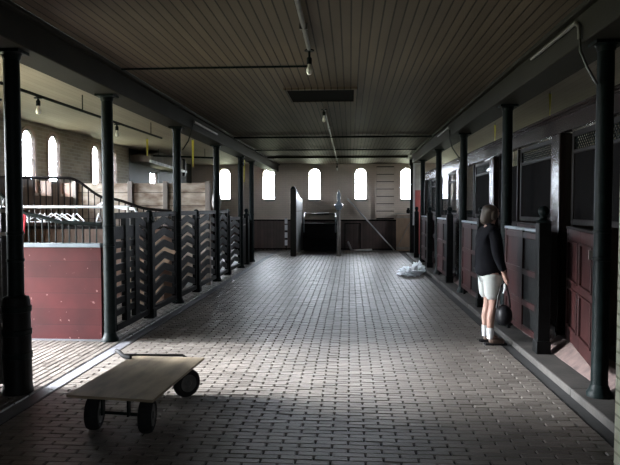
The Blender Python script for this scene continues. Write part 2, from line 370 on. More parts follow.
# right side, rear
b = MB()
arched_wall(b, -4, 22.85, RIGHT_WIN, 5.6, 5.72, 'yz')
st('wall_right', b, 'brickwall', smooth=False)
b = MB(); b.box(-6.35, .7, -4.3, -4, 0, 3.2); b.box(1.3, 5.72, -4.3, -4, 0, 3.2); b.box(.7, 1.3, -4.3, -4, 2.7, 3.2); b.box(.7, 1.3, -4.3, -4, 0, 1.9); st('wall_rear', b, 'darkwood', smooth=False)
b = MB(); b.box(1.57, 5.6, 3.15, 3.62, 0, 3.2); st('wall_front_pier', b, 'brickpier', label='pale painted brick pier at the right edge of the view')
for nm_, q in (('leak_block_back', (-6.12, 5.72, 22.43, 22.8)), ('leak_block_left', (-6.12, -5.96, 7.0, 22.5)), ('leak_block_left_front', (-6.12, -5.97, -4, 5.0)), ('leak_block_right', (5.58, 5.72, -4, 22.5)), ('leak_block_rear', (-6.12, 5.72, -4.2, -3.97))):
    b = MB(); b.box(*q, -.15, .05); st(nm_, b, 'darkwood')  # added boxes plugging the gap under the walls against daylight leaks
# windows
wi = [0]
def window(c, side):
    wi[0] += 1
    b = MB(); g = MB()
    pl, f0, f1, g0 = ('yz', -6.05, -5.99, -6.045) if side == 'left' else ('yz', 5.61, 5.70, 5.69) if side == 'right' else ('xz', 22.70, 22.76, 22.735)
    def ring(r0, r1, a0, a1, mb):
        for sgn in (-1, 1):
            mb.prism([(c+sgn*r0, SILL), (c+sgn*r1, SILL), (c+sgn*r1, SPRING), (c+sgn*r0, SPRING)], a0, a1, pl)
        for i in range(14):
            t0, t1 = PI*i/14, PI*(i+1)/14
            mb.prism([(c-r0*math.cos(t0), SPRING+r0*math.sin(t0)), (c-r1*math.cos(t0), SPRING+r1*math.sin(t0)), (c-r1*math.cos(t1), SPRING+r1*math.sin(t1)), (c-r0*math.cos(t1), SPRING+r0*math.sin(t1))], a0, a1, pl)
    ring(WR-.018, WR-.001, f0, f1, b); b.prism([(c-WR, SILL), (c+WR, SILL), (c+WR, SILL+.035), (c-WR, SILL+.035)], f0, f1, pl)
    for z in (2.18, 2.5, 2.8): b.prism([(c-WR+.02, z-.008), (c+WR-.02, z-.008), (c+WR-.02, z+.008), (c-WR+.02, z+.008)], f0+.002, f0+.025, pl)
    fr_ = st('window_%d' % wi[0], b, 'frame')
    g.prism([(c-WR+.025, SILL+.02), (c+WR-.025, SILL+.02)] + [(c + (WR-.025)*math.cos(PI*i/14), SPRING + (WR-.025)*math.sin(PI*i/14)) for i in range(15)], g0, g0+.005, pl)
    g.build('window_pane', 'glass', fr_, smooth=False)
    # sill and arch moulding on the room face
    if side == 'right': return
    t = MB(); f = -6.0 if side == 'left' else 22.5; e = f + .02 if side == 'left' else f - .02
    s0, s1 = (f-.04, f+.05) if side == 'left' else (f-.05, f+.2)
    t.prism([(c-WR-.04, SILL-.05), (c+WR+.04, SILL-.05), (c+WR+.04, SILL), (c-WR-.04, SILL)], s0, s1, pl)
    t.build('window_sill', 'paleboard', fr_)
    if side == 'left':
        t = MB(); ring(WR, WR+.06, min(f, e), max(f, e), t); t.build('arch_moulding', 'trimwhite', fr_)
for y in LEFT_WIN: window(y, 'left')
for x in BACK_WIN: window(x, 'back')
for y in RIGHT_WIN: window(y, 'right')
# wainscots
b = MB()
b.box(-6.0, 2.75, 22.44, 22.5, .0, 1.08); st('trim_5', b, 'wains', label='dark wainscot along the back wall')
b = MB(); b.box(-6.0, 2.75, 22.42, 22.5, 1.08, 1.13); st('trim_6', b, 'darkwood', label='dark rail capping the back wainscot')
b = MB(); cur = 7.02
for y in LEFT_WIN + [None]:
    e = (y - WR - .08) if y else 16.0
    b.box(-6, -5.72, cur, e, 0, 2.10)
    if y: b.box(-6, -5.72, e, y + WR + .08, 0, SILL-.06); cur = y + WR + .08
st('trim_7', b, 'wains_side', label='brown vertical board wainscot on the left wall')
# ---------------------------------------------------------------- ceiling, beams
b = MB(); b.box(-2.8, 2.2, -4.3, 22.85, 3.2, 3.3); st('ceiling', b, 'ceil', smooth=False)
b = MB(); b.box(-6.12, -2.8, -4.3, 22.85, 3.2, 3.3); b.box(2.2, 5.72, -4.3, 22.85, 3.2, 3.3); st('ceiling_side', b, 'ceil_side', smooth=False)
b = MB(); b.box(-3.04, -2.68, -4, 22.5, 2.92, 3.2); b.box(-3.10, -2.62, -4, 22.5, 3.155, 3.2); st('trim_8', b, 'beam', bevel=.012, label='long dark beam over the left row of posts')
b = MB(); b.box(1.86, 2.22, 3.62, 18.3, 2.92, 3.2); b.box(1.80, 2.28, 3.62, 18.3, 3.155, 3.2); st('trim_9', b, 'beam', bevel=.012, label='long dark beam over the right row of posts')
b = MB(); b.box(-.86, .05, 8.14, 9.05, 3.175, 3.2); st('trim_10', b, 'pitch', label='dark square hatch in the ceiling')
b = MB()
for a in ((-.90, .09, 8.10, 8.14), (-.90, .09, 9.05, 9.09), (-.90, -.86, 8.14, 9.05), (.05, .09, 8.14, 9.05)): b.box(*a, 3.17, 3.2)
st('trim_11', b, 'ceil', label='board frame around the ceiling hatch')
for i, yy in enumerate((19.0,)):
    b = MB(); b.box(-2.62, 1.8, yy-.02, yy+.02, 3.14, 3.2); st('trim_%d' % (12+i), b, 'beam', label='thin batten across the far ceiling')

# boarded opening on the back wall
t = thing('boarded_hatch', (1.30, 22.42, 1.13), 'tall closed hatch of horizontal boards on the back wall right of the fourth window', 'hatch')
b = MB()
for k in range(7): b.box(-.32, .32, -.035, -.001, .06 + k*.272, .06 + k*.272 + .245)
b.build('board', 'backwall', t)
b = MB(); b.box(-.33, .33, .0, .065, .02, 1.98); b.build('backing_board', 'darkwood', t)
b = MB(); b.box(-.37, -.325, -.05, .075, 0, 2.02); b.box(.325, .37, -.05, .075, 0, 2.02); b.box(-.37, .37, -.05, .075, 1.975, 2.02)
b.build('hatch_frame', 'backwall', t)

# ================================================================= POSTS
def make_post():
    t = thing('iron_post', (0, 0, 0), '', 'post', None)
    b = MB(); b.lathe([(.066, .0), (.066, 2.70), (.064, 2.84)], n=20); b.build('shaft', 'iron', t)
    b = MB(); b.lathe([(.10, 0), (.10, .03), (.085, .05), (.075, .08), (.068, .10)], n=20); b.build('post_base', 'iron', t)
    b = MB(); b.lathe([(.066, 2.84), (.075, 2.86), (.075, 2.88), (.09, 2.895)], n=20); b.box(-.11, .11, -.09, .09, 2.893, 2.918); b.build('capital', 'iron', t)
    b = MB(); b.lathe([(.066, 1.36), (.073, 1.365), (.073, 1.385), (.066, 1.39)], n=20); b.build('collar', 'iron', t)
    b = MB(); b.lathe([(.066, 1.13), (.073, 1.135), (.073, 1.155), (.066, 1.16)], n=20); b.build('collar', 'iron', t)
    return t
post = make_post()
LP = [(4.95, 'dark iron post nearest on the left, at the left edge, standing in a banded sleeve'),
      (6.95, 'dark iron post at the right end of the red panelled partition'),
      (9.80, 'dark iron post between the first and second pairs of slatted gates'),
      (12.75, 'dark iron post on the left side in front of the leftmost back wall window'),
      (15.60, 'second last iron post in the left row'), (17.35, 'last iron post in the left row, beside the back bay')]
RP = [(5.0, 'dark iron post nearest on the right, in front of the maroon panelled door'),
      (8.0, 'dark iron post right behind the standing person'),
      (11.0, 'third iron post from the front in the right row'),
      (14.05, 'fourth iron post from the front in the right row'),
      (17.1, 'fifth and last iron post under the right beam')]
for i, (y, lb) in enumerate(LP):
    o = post if i == 0 else again(post, (0, 0, 0), '')
    o.location = (-2.86, y, 0); o['label'] = lb; o['group'] = 'iron posts'
for y, lb in RP:
    o = again(post, (2.04, y, .055), lb); o.scale = (1, 1, (2.918-.055)/2.918)
# sleeve at foot of the nearest left post
t = post
b = MB(); b.lathe([(.125, 0), (.122, .04), (.116, .06), (.110, .80), (.10, .83), (.07, .84)], n=28); b.build('sleeve', 'blackwood', t)
for z in (.30, .50, .70):
    b = MB(); b.lathe([(.108, z), (.121, z+.005), (.121, z+.05), (.108, z+.055)], n=28); b.build('band', 'iron', t)
# dark gate stile beside it, plank wall widened out of view to block daylight
t = thing('gate_stile', (-3.0, 5.09, 0), 'black wooden gate stile with metal straps behind the nearest left post', 'post')
b = MB(); b.box(-.05, .045, -.04, .04, 0, 1.60); b.build('stile_board', 'blackwood', t, bevel=.006)
b = MB(); b.box(-.75, -.055, -.025, .025, .03, 1.42); b.build('gate_board', 'blackwood', t)
b = MB(); b.ball((0, 0, 1.64), .045); b.build('ball_finial', 'blackwood', t)
for z in (.55, 1.35, 1.55):
    b = MB(); b.box(-.055, .05, -.047, -.041, z, z+.03); b.build('hinge_strap', 'steel', t)
t = thing('board_wall', (-4.2, 4.9, 0), 'dark plank wall closing the stall out of view on the left, widened to block daylight', 'partition')
b = MB(); b.box(-1.78, 1.08, -.04, .04, 0, 2.9); b.build('plank_panel', 'wains_side', t)

# ================================================================= LEFT STALLS
def curve_z(pts, x):
    for (x0, z0), (x1, z1) in zip(pts, pts[1:]):
        if x0 <= x <= x1:
            k = (x-x0)/(x1-x0); k = k*k*(3-2*k) if abs(z1-z0) > .12 else k; return z0+(z1-z0)*k
    return pts[-1][1]
def grill(name, Y, X0, X1, prof, zb, label, spacing, board_mat, barmat, railmat):
    t = thing(name, ((X0+X1)/2, Y, 0), label, 'partition'); cx = (X0+X1)/2
    b = MB(); b.box(X0-cx, X1-cx, -.03, .03, .02, zb-.05); b.build('board_panel', board_mat, t)
    b = MB(); b.box(X0-cx, X1-cx, -.045, .045, zb-.05, zb); b.build('lower_rail', railmat, t, bevel=.006)
    b = MB(); b.box(X0-cx, X1-cx, -.04, .04, 0, .02); b.build('bottom_rail', 'gutter_l', t)
    pts = []; N = 60
    for i in range(N+1):
        x = X0 + (X1-X0)*i/N; pts.append((x-cx, 0, curve_z(prof, x)))
    b = MB(); b.tube(pts, .024, 8); b.build('curved_top_rail', barmat, t)
    x = X1 - .06
    while x > X0 + .02:
        b = MB(); b.tube([(x-cx, 0, zb), (x-cx, 0, curve_z(prof, x))], .010, 6); b.build('iron_bar', barmat, t); x -= spacing
    return t
t = grill('stall_partition', 6.95, -5.72, -2.95, [(-5.72, 2.0), (-4.6, 1.98), (-3.75, 1.50), (-3.46, 1.42), (-2.95, 1.39)], 1.17,
      'oxblood red boarded stall partition with iron bars and a swooping top rail', .083, 'redboards', 'iron', 'bluepaint')
b = MB(); b.box(1.43, 1.465, -.035, .035, .02, 1.13); b.build('edge_strip', 'bluepaint', t)
grill('barred_partition', 9.85, -5.93, -2.97, [(-5.93, 2.10), (-4.75, 2.09), (-4.05, 1.74), (-3.3, 1.56), (-2.95, 1.53)], 1.28,
      'dark stall partition with close bars and arched top rail below the left windows', .105, 'wains_side', 'darkwood', 'darkwood')
# plank partition further back
t = thing('plank_partition', (-4.4, 12.2, 0), 'weathered light plank partition standing behind the slatted gates', 'partition')
b = MB(); b.box(-1.55, 1.47, -.025, .025, .1, 2.09); b.build('plank_panel', 'oldplank', t)
for x in (-1.3, -.12, .62, 1.50):
    b = MB(); b.box(x-.05, x+.05, -.11, -.03, 0, 2.13); b.build('upright', 'plankpost', t, bevel=.006)
# a white sack and papers on it
t = thing('hanging_sack', (-2.98, 13.3, 1.55), 'small white sack hanging beside the plank partition left of the back window', 'sack')
b = MB(); b.lathe([(.04, 0), (.09, .03), (.11, .15), (.09, .3), (.05, .38), (.035, .42)], n=14, R=Matrix.Diagonal((1, .5, 1))); b.build('sack_body', 'paleboard', t)
b = MB(); b.tube([(0, 0, .4), (0, 0, .62)], .008, 6); b.build('cord', 'cable', t)
# hanger rail with hangers
t = thing('clothes_rail', (-3.9, 8.05, 0), 'pale horizontal clothes rail above the red partition', 'rail')
b = MB(); b.tube([(-1.2, 0, 1.60), (.88, 0, 1.60)], .018, 8); b.build('pole', 'whitewash', t)
for x in (-.78, .86):
    b = MB(); b.tube([(x, 0, 0), (x, 0, 1.60)], .018, 8); b.build('upright', 'paleboard', t)
for xa in (-.83, .81):
    b = MB(); b.box(xa, xa+.1, -.15, .15, 0, .03); b.build('foot', 'paleboard', t)
def hanger(x, rz, label):
    t = thing('clothes_hanger', (x, 8.05, 1.60), label, 'hanger', 'white hangers on the rail', rz)
    b = MB(); b.tube([(0, 0, -.10), (0, 0, -.03), (.0, .02, .0), (0, .0, .022), (0, -.022, 0)], .0035, 6); b.build('hook', 'steel', t)
    b = MB(); b.tube([(0, 0, -.09), (0, .20, -.19), (0, .20, -.205), (0, -.20, -.205), (0, -.20, -.19)], .008, 6, closed=True); b.build('hanger_frame', 'white', t)
    return t
hx = [(-4.60, .3), (-4.52, .9), (-4.44, 1.3), (-4.36, 1.1), (-4.28, 1.45), (-4.22, .5), (-4.12, 1.2), (-4.05, 1.5), (-3.97, 1.1), (-3.90, 1.3), (-3.81, .4), (-3.76, .9), (-3.45, .25)]
for i, (x, r) in enumerate(hx):
    hanger(x, r, 'white hanger by itself at the right end of the clothes rail' if i == len(hx)-1 else 'white plastic hanger crowded with others on the pale clothes rail')
t = thing('red_cloth', (-4.52, 7.8, 1.58), 'bright red cloth draped behind the bars beside the nearest left post', 'cloth')
b = MB(); nn = 9
vs = []; fs = []
for i in range(nn):
    for j in range(7):
        u = i/(nn-1); v = j/6; vs.append((-.16+.32*u, .03*math.sin(9*u)+.02*math.sin(5*v), -.02 - .28*v - .05*math.sin(7*u)*v))
for i in range(nn-1):
    for j in range(6): a = i*7+j; fs.append((a, a+1, a+8, a+7))
b.add(vs, fs); o = b.build('cloth_drape', 'redplastic', t); so = o.modifiers.new('s', 'SOLIDIFY'); so.thickness = .01
# white papers and pipe behind the first gate
t = thing('white_pipe', (-3.45, 8.6, 1.52), 'white curved pipe seen over the first slatted gate', 'pipe')
b = MB(); b.tube([(-.5, .6, .10), (-.35, .5, .16), (-.12, .3, .08), (.1, 0.1, .06), (.30, 0, .05), (.34, 0, .0), (.34, 0, -1.52)], .018, 8); b.build('tube', 'white', t)

# ---- newels and slatted gates on the left row
def make_newel():
    t = thing('newel_post', (0, 0, 0), '', 'post', 'turned newel posts')
    b = MB(); b.box(-.065, .065, -.065, .065, 0, 1.38); b.build('newel_shaft', 'blackwood', t, bevel=.01)
    b = MB(); b.lathe([(.075, 1.38), (.085, 1.395), (.05, 1.41), (.035, 1.43), (.04, 1.45)], n=16); b.ball((0, 0, 1.50), .058, 16); b.build('ball_finial', 'iron', t)
    b = MB(); b.box(-.075, .075, -.075, .075, 0, .14); b.build('newel_base', 'blackwood', t, bevel=.008)
    return t
newel = make_newel()
NL = [(8.45, 'ball-topped newel post on the left between the first two slatted gates'),
      (11.1, 'ball-topped newel post on the left just beyond the post by the weathered planks'),
      (14.0, 'ball-topped newel post on the left, third from the front'),
      (16.55, 'short newel post at the far end of the left gates')]
for i, (y, lb) in enumerate(NL):
    o = newel if i == 0 else again(newel, (0, 0, 0), '')
    o.location = (-2.88, y, 0); o['label'] = lb
NR = [(6.45, 'ball-topped newel post on the curb right of the person'), (9.4, 'ball-topped newel post on the curb just beyond the person'),
      (12.4, 'third ball-topped newel post along the right curb'), (15.45, 'fourth ball-topped newel post along the right curb'), (18.5, 'last ball-topped newel post along the right curb')]
for y, lb in NR: again(newel, (2.03, y, .055), lb)

def chevron_gate(y0, y1, label, z1=1.53, slope=.10, first=False):
    L_ = y1-y0; t = thing('slatted_gate', (-2.88, (y0+y1)/2, 0), label, 'gate', 'slatted gates of the left stalls'); h = L_/2
    for s in (-1, 1):
        b = MB(); b.box(-.03, .03, s*h - (0 if s < 0 else .09), s*h + (.09 if s < 0 else 0), .07, z1); b.build('gate_stile', 'blackwood', t, bevel=.006)
    b = MB(); b.box(-.032, .032, -h+.09, h-.09, z1-.075, z1); b.build('top_rail', 'blackwood', t, bevel=.006)
    b = MB(); b.box(-.032, .032, -h+.09, h-.09, .07, .15); b.build('bottom_rail', 'blackwood', t, bevel=.006)
    if first:
        for yc, wd in ((-.19, .14), (.16, .16), ):
            b = MB(); b.box(-.034, .034, yc-wd/2, yc+wd/2, .15, z1-.075); b.build('upright_board', 'blackwood', t, bevel=.005)
        b = MB(); b.box(-.02, .02, -h+.09, .09, 1.20, 1.36); b.build('wide_board', 'blackwood', t)
        z = .25
        while z < 1.2:
            b = MB(); b.box(-.015, .015, -h+.09, .24, z, z+.082); b.build('slat', 'blackwood', t); z += .14
        z = .15
        while z < 1.40:
            b = MB(); b.bar((0, .22, z+.10), (0, h-.07, z-.02), .09, .03, (1, 0, 0)); b.build('slat', 'blackwood', t); z += .15
    else:
        z = .17
        while z < z1-.14:
            b = MB(); b.prism([(-h+.08, z), (0, z+slope), (h-.08, z), (h-.08, z+.11), (0, z+slope+.11), (-h+.08, z+.11)], -.016, .016, 'yz')
            b.build('slat', 'blackwood', t); z += .18
        b = MB()
    return t
chevron_gate(7.06, 8.37, 'near slatted gate beside the red partition, with upright boards over its slats', first=True)
chevron_gate(8.53, 9.71, 'chevron-slatted gate between the first newel post and the third iron post')
chevron_gate(9.90, 11.02, 'chevron-slatted gate between the third iron post and the second newel post')
chevron_gate(11.18, 12.66, 'chevron-slatted gate ending at the fourth iron post on the left')
chevron_gate(12.84, 13.92, 'chevron-slatted gate before the third left newel post')
chevron_gate(14.08, 15.5, 'chevron-slatted gate ending at the second last left iron post', z1=1.35)
t = thing('leaning_board', (-3.35, 9.6, 0), 'tan board leaning behind the chevron gate nearest the third iron post', 'board')
b = MB(); b.bar((-.1, 0, .45), (.32, 0, 1.02), .5, .02, (0, 1, 0)); b.build('plank', 'tan', t)
b = MB(); b.box(-.3, .3, -.02, .04, 0, .46); b.build('support_block', 'tan', t)
# low solid doors in far bay
for (y0, y1, lb) in ((15.7, 16.46, 'low solid door beside the second last left iron post'),):
    t = thing('low_door', (-2.9, (y0+y1)/2, 0), lb, 'door')
    b = MB(); b.box(-.025, .025, -(y1-y0)/2, (y1-y0)/2, .05, 1.3); b.build('door_panel', 'darkwood', t, bevel=.005)
    b = MB(); b.box(.026, .034, -.3, .3, 1.1, 1.14); b.build('hinge_strap', 'steel', t)
t = thing('low_board_fence', (-3.0, 17.0, 0), 'short dark board fence between the last two left iron posts', 'fence')
b = MB(); b.box(-.03, .03, -.30, .75, .05, 1.25); b.build('fence_board', 'darkwood', t)
b = MB(); b.box(-.06, .06, .75, .87, 0, 1.38); b.build('fence_post', 'blackwood', t, bevel=.01)

# bulkhead with pale ledge above the small window
t = thing('ceiling_bulkhead', (-5.7, 17.9, 2.72), 'grey-brown bulkhead with a pale slanting lower edge beyond the left windows', 'bulkhead')
b = MB(); b.prism([(-1.75, .12), (1.75, .03), (1.75, .40), (-.9, .46), (-1.75, .30)], -.30, .25, 'yz'); b.build('bulkhead_board', 'plankpost', t)
b = MB(); b.bar((.27, -1.8, .13), (.27, 1.8, .04), .06, .07); b.build('pale_ledge', 'whitewash', t)
b = MB(); b.box(.22, .30, 1.5, 1.62, -.1, .45); b.build('bracket', 'darkwood', t)
t = thing('hanging_pole', (-4.4, 16.4, 2.98), 'long dark pole hung under the ceiling across the left bay', 'pole')
b = MB(); b.tube([(-1.25, 0, .05), (.75, 0, -.03)], .025, 8); b.build('pole_shaft', 'iron', t)
b = MB(); b.tube([(-.9, 0, .06), (-.9, 0, .22)], .008, 6); b.build('hook', 'iron', t)
b = MB(); b.tube([(.4, 0, 0), (.4, 0, .22)], .008, 6); b.build('hook', 'iron', t)

# ================================================================= RIGHT STALL FRONTS
PIL = [3.92, 6.95, 10.0, 13.05, 16.1, 19.1]
ords = ['nearest', 'second', 'third', 'fourth', 'fifth', 'sixth']
for i, y in enumerate(PIL):
    lb = ['varnished door pilaster hidden behind the brick pier', 'varnished pilaster left of the maroon panelled door', 'varnished pilaster just left of the person\'s head', 'varnished pilaster between the third and fourth posts', 'varnished pilaster between the fourth and fifth posts', 'last varnished pilaster of the right stall fronts'][i]
    t = thing('pilaster', (2.37, y, .055), lb, 'pilaster', 'pilasters of the right stall fronts')
    b = MB(); b.box(-.07, .07, -.14, .14, 0, 2.36); b.build('pilaster_shaft', 'varnish', t, bevel=.012)
    b = MB(); b.box(-.085, .085, -.155, .155, 0, .22); b.build('plinth', 'varnish', t, bevel=.01)
t = thing('header_board', (2.37, 11.5, 2.42), 'long varnished header with moulding over the right stall doors', 'header')
b = MB(); b.box(-.055, .055, -7.75, 7.75, 0, .19); b.build('fascia', 'varnish', t)
b = MB(); b.box(-.10, .06, -7.75, 7.75, .19, .225); b.box(-.08, .06, -7.75, 7.75, .165, .19); b.build('moulding', 'varnish', t, bevel=.006)

def panel_leaf(t, W, H, matname, cols=2, rows=((.12, .48), (.54, .90)), th=.04, slats=True):
    """leaf in local x (0..W), z (0..H), thickness along y; recessed panels with moulding"""
    b = MB(); b.box(0, W, -th*.3, th*.3, 0, H); b.build('leaf_board', matname, t)
    f = MB(); sw = .10
    xs = [0] + [W*(k+1)/cols for k in range(cols)]
    edges = [(0, sw)] + [(x-sw/2, x+sw/2) for x in xs[1:-1]] + [(W-sw, W)]
    for a, c in edges: f.box(a, c, -th/2-.006, th/2+.006, 0, H)
    zs = [0] + [v for r in rows for v in r] + [1]
    for a, c in zip(zs[0::2], zs[1::2]): f.box(sw, W-sw, -th/2-.005, th/2+.005, a*H, c*H)
    f.build('leaf_frame', matname, t, bevel=.006)
    for (a, c) in rows:
        for (e0, e1), (g0, g1) in zip(edges, edges[1:]):
            m_ = MB(); x0, x1 = e1, g0
            for q in ((x0, x0+.02, a*H, c*H), (x1-.02, x1, a*H, c*H)): m_.box(q[0], q[1], -th/2-.016, th/2, q[2], q[3])
            m_.box(x0, x1, -th/2-.016, th/2, a*H, a*H+.02); m_.box(x0, x1, -th/2-.016, th/2, c*H-.02, c*H)
            m_.build('panel_moulding', matname, t, bevel=.004)
def lattice(t, W, z0, z1, y=0):
    b = MB(); h = z1-z0; st_ = .055; x = -h
    while x < W:
        for s in (0, 1):
            a0, a1 = x, x+h; 
            if s: p0, p1 = (a1, z0), (a0, z1)
            else: p0, p1 = (a0, z0), (a1, z1)
            # clip to the opening
            (xa, za), (xb, zb) = p0, p1
            def cl(xa, za, xb, zb):
                if xa > xb: xa, za, xb, zb = xb, zb, xa, za
                if xb < 0 or xa > W: return None
                if xa < 0: za += (0-xa)*(zb-za)/(xb-xa); xa = 0
                if xb > W: zb = za + (W-xa)*(zb-za)/(xb-xa); xb = W
                return xa, za, xb, zb
            q = cl(xa, za, xb, zb)
            if q and abs(q[2]-q[0]) > .01: b.bar((q[0], y, q[1]), (q[2], y, q[3]), .008, .008)
        x += st_
    b.build('lattice', 'iron', t)
def dutch_door(hinge, ang, W, label_low, label_up, i, open_up=False):
    """hinge point at the far (+y) side, leaf runs toward the camera"""
    t = thing('lower_door', (hinge[0], hinge[1], .195), label_low, 'door', 'lower stall doors', -PI/2 + ang)
    panel_leaf(t, W, 1.17, 'reddoor')
    b = MB(); b.box(0, W, -.035, .035, 1.17, 1.20); b.build('ledge', 'darkwood', t, bevel=.005)
    b = MB(); b.box(W-.10, W-.06, -.06, -.03, .95, 1.03); b.build('latch', 'steel', t)
    t = thing('upper_door', (2.40, hinge[1], 1.41), label_up, 'door', 'upper stall doors', -PI/2)
    b = MB(); b.box(0, .06, -.02, .02, 0, 1.0); b.box(W-.06, W, -.02, .02, 0, 1.0); b.box(0.06, W-.06, -.02, .02, 0, .06); b.box(0.06, W-.06, -.02, .02, .94, 1.0); b.box(.06, W-.06, -.02, .02, .76, .80)
    b.build('door_frame', 'darkwood', t, bevel=.005)
    if not open_up:
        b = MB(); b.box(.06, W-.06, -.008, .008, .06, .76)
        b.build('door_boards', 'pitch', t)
        lattice(t, W-.12, .80, .94); 
    else:
        x = .12
        while x < W-.08:
            b = MB(); b.tube([(x, 0, .06), (x, 0, .94)], .007, 6); b.build('iron_bar', 'iron', t); x += .10
    for c in [q for q in bpy.data.objects if q.parent == t and q.name.startswith('lattice')]: c.location.x = .06
# bay 1: the door is ajar toward the aisle
dutch_door((2.37, 6.66), -.18, 1.42, 'maroon panelled lower stall door, slightly ajar, nearest on the right', 'dark upper stall door with lit lattice top, nearest on the right', 0)
names = ['second', 'third', 'fourth', 'fifth']
for k, y in enumerate((8.62, 11.67, 14.72, 17.77)):
    dutch_door((2.37, y), 0, 1.36, 'maroon lower stall door beyond the %s newel post on the right' % ['first', 'second', 'third', 'fourth'][k],
               'dark upper stall door above the %s lower door on the right' % names[k], k+1, open_up=k > 1)
# fixed panels beside the doors
for k, (y0, y1) in enumerate(((4.1, 5.08), (8.74, 9.84), (11.79, 12.89), (14.84, 15.94), (17.89, 18.94))):
    t = thing('stall_front_panel', (2.40, y1, .195), ['maroon fixed stall panel behind the nearest right post', 'fixed stall panel behind the person', 'fixed stall panel behind the third right newel post', 'fixed stall panel beside the fourth right newel post', 'fixed stall panel at the far end of the right stalls'][k], 'panel', 'fixed panels of the right stalls', -PI/2)
    panel_leaf(t, y1-y0, 1.2, 'darkwood')
    for xa in (0, y1-y0-.05):
        b = MB(); b.box(xa, xa+.05, -.02, .02, 1.2, 2.22); b.build('jamb', 'darkwood', t)
    if k < 2:
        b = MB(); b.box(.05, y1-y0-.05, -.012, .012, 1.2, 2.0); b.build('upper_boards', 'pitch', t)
    x = .12
    while x < y1-y0-.08:
        b = MB(); b.tube([(x, 0, 2.0 if k < 2 else 1.2), (x, 0, 2.22)], .007, 6); b.build('iron_bar', 'iron', t); x += .10
# stile line jamb beside bay 2 upper door
# standing gates between newel and post on the curb
for k, (y0, y1) in enumerate(((6.53, 7.91), (9.48, 10.91), (12.48, 13.96), (15.53, 17.0))):
    t = thing('curb_gate', (2.03, y1, .16), ['maroon and black panelled gate right beside the person', 'panelled gate behind the person between second newel and third post', 'panelled gate between third newel and fourth post on the right', 'panelled gate between fourth newel and last post on the right'][k], 'gate', 'panelled gates on the right curb', -PI/2)
    W = y1-y0; H = 1.17
    b = MB(); b.box(0, W*.52, -.012, .012, 0, H); b.build('red_board', 'reddoor', t)
    b = MB(); b.box(W*.52, W, -.012, .012, 0, H); b.build('black_board', 'blackwood', t)
    b = MB()
    for a, c in ((0, .07), (W*.50, W*.58), (W-.08, W)): b.box(a, c, -.028, .028, 0, H)
    for z in (0, .30, .66, H-.09): b.box(.07, W-.08, -.026, .026, z, z+.07)
    b.build('gate_frame', 'reddoor', t, bevel=.005)
    b = MB(); b.box(0, W, -.035, .035, H, H+.03); b.build('metal_cap', 'bluepaint', t, bevel=.004)
    for xa in (.1, W-.16):
        b = MB(); b.box(xa, xa+.06, -.02, .02, -.105, 0); b.build('foot', 'blackwood', t)
# cross partitions inside the right stalls
for k, y in enumerate(PIL[1:]):
    t = thing('stall_divider', (4.0, y, 0), 'dark plank divider inside the right stalls behind the %s pilaster' % ords[k+1], 'partition', 'dividers inside the right stalls')
    b = MB(); b.box(-1.5, 1.58, -.03, .03, .03, 1.45); b.build('divider_board', 'wains', t)
    b = MB(); b.box(-1.5, 1.58, -.04, .04, 1.45, 1.5); b.build('top_rail', 'darkwood', t)
# end wall stub at the far end: white over red
b = MB(); b.box(2.08, 2.40, 20.0, 20.1, 1.0, 3.2); st('wall_end', b, 'whitewash')
t = thing('red_end_post', (2.32, 19.9, 0), 'tall red painted end board past the last right post', 'board')
b = MB(); b.box(-.19, .10, -.03, .03, .055, 2.15); b.build('red_board', 'redpaint', t)
b = MB(); b.box(-.19, .10, -.03, .03, 2.15, 3.0); b.build('pale_board', 'paleboard', t)
t = thing('dark_upright', (2.11, 20.6, 0), 'dark squared upright left of the tall red board', 'post')
b = MB(); b.box(-.07, .07, -.07, .07, 0, 3.0); b.build('shaft', 'blackwood', t)
b = MB(); b.box(-.10, .10, -.10, .10, 3.0, 3.2); b.build('capital', 'blackwood', t)

# ================================================================= BACK BAY
# left divider with whitewashed face
t = thing('tie_stall_divider', (-1.80, 19.5, 0), 'tall divider with a whitewashed face standing in the back bay', 'partition')
b = MB(); b.box(-.13, .05, -.10, .10, 0, 2.18); b.build('end_post', 'beam', t, bevel=.012)
b = MB(); b.prism([(-.13, 2.18), (.05, 2.18), (.0, 2.27), (-.08, 2.27)], -.10, .10, 'xz'); b.build('post_cap', 'iron', t)
b = MB(); b.prism([(.10, .06), (2.9, .06), (2.9, 1.9), (1.8, 1.93), (.10, 2.20)], -.02, .03, 'yz'); b.build('divider_board', 'whitewash', t)
b = MB(); b.bar((.035, .1, 1.46), (.035, 2.88, 1.46), .02, .03); b.build('batten', 'paleboard', t)
# right divider seen end on with pointed finial
t = thing('arrow_topped_divider', (-.36, 19.5, 0), 'divider post with a spear-like finial in front of the back wall', 'partition')
b = MB(); b.lathe([(.075, 0), (.075, .1), (.060, .12), (.058, 1.50)], n=14); b.build('end_post', 'steel', t)
b = MB(); b.lathe([(.06, 1.50), (.13, 1.60), (.15, 1.66), (.11, 1.70), (.05, 1.76), (.045, 1.80), (.06, 1.90), (.06, 2.0), (.03, 2.10), (.008, 2.16)], n=14); b.build('spear_finial', 'bluepaint', t)
b = MB(); b.prism([(.06, .06), (2.9, .06), (2.9, 1.6), (.06, 1.5)], -.02, .02, 'yz'); b.build('divider_board', 'blackwood', t)
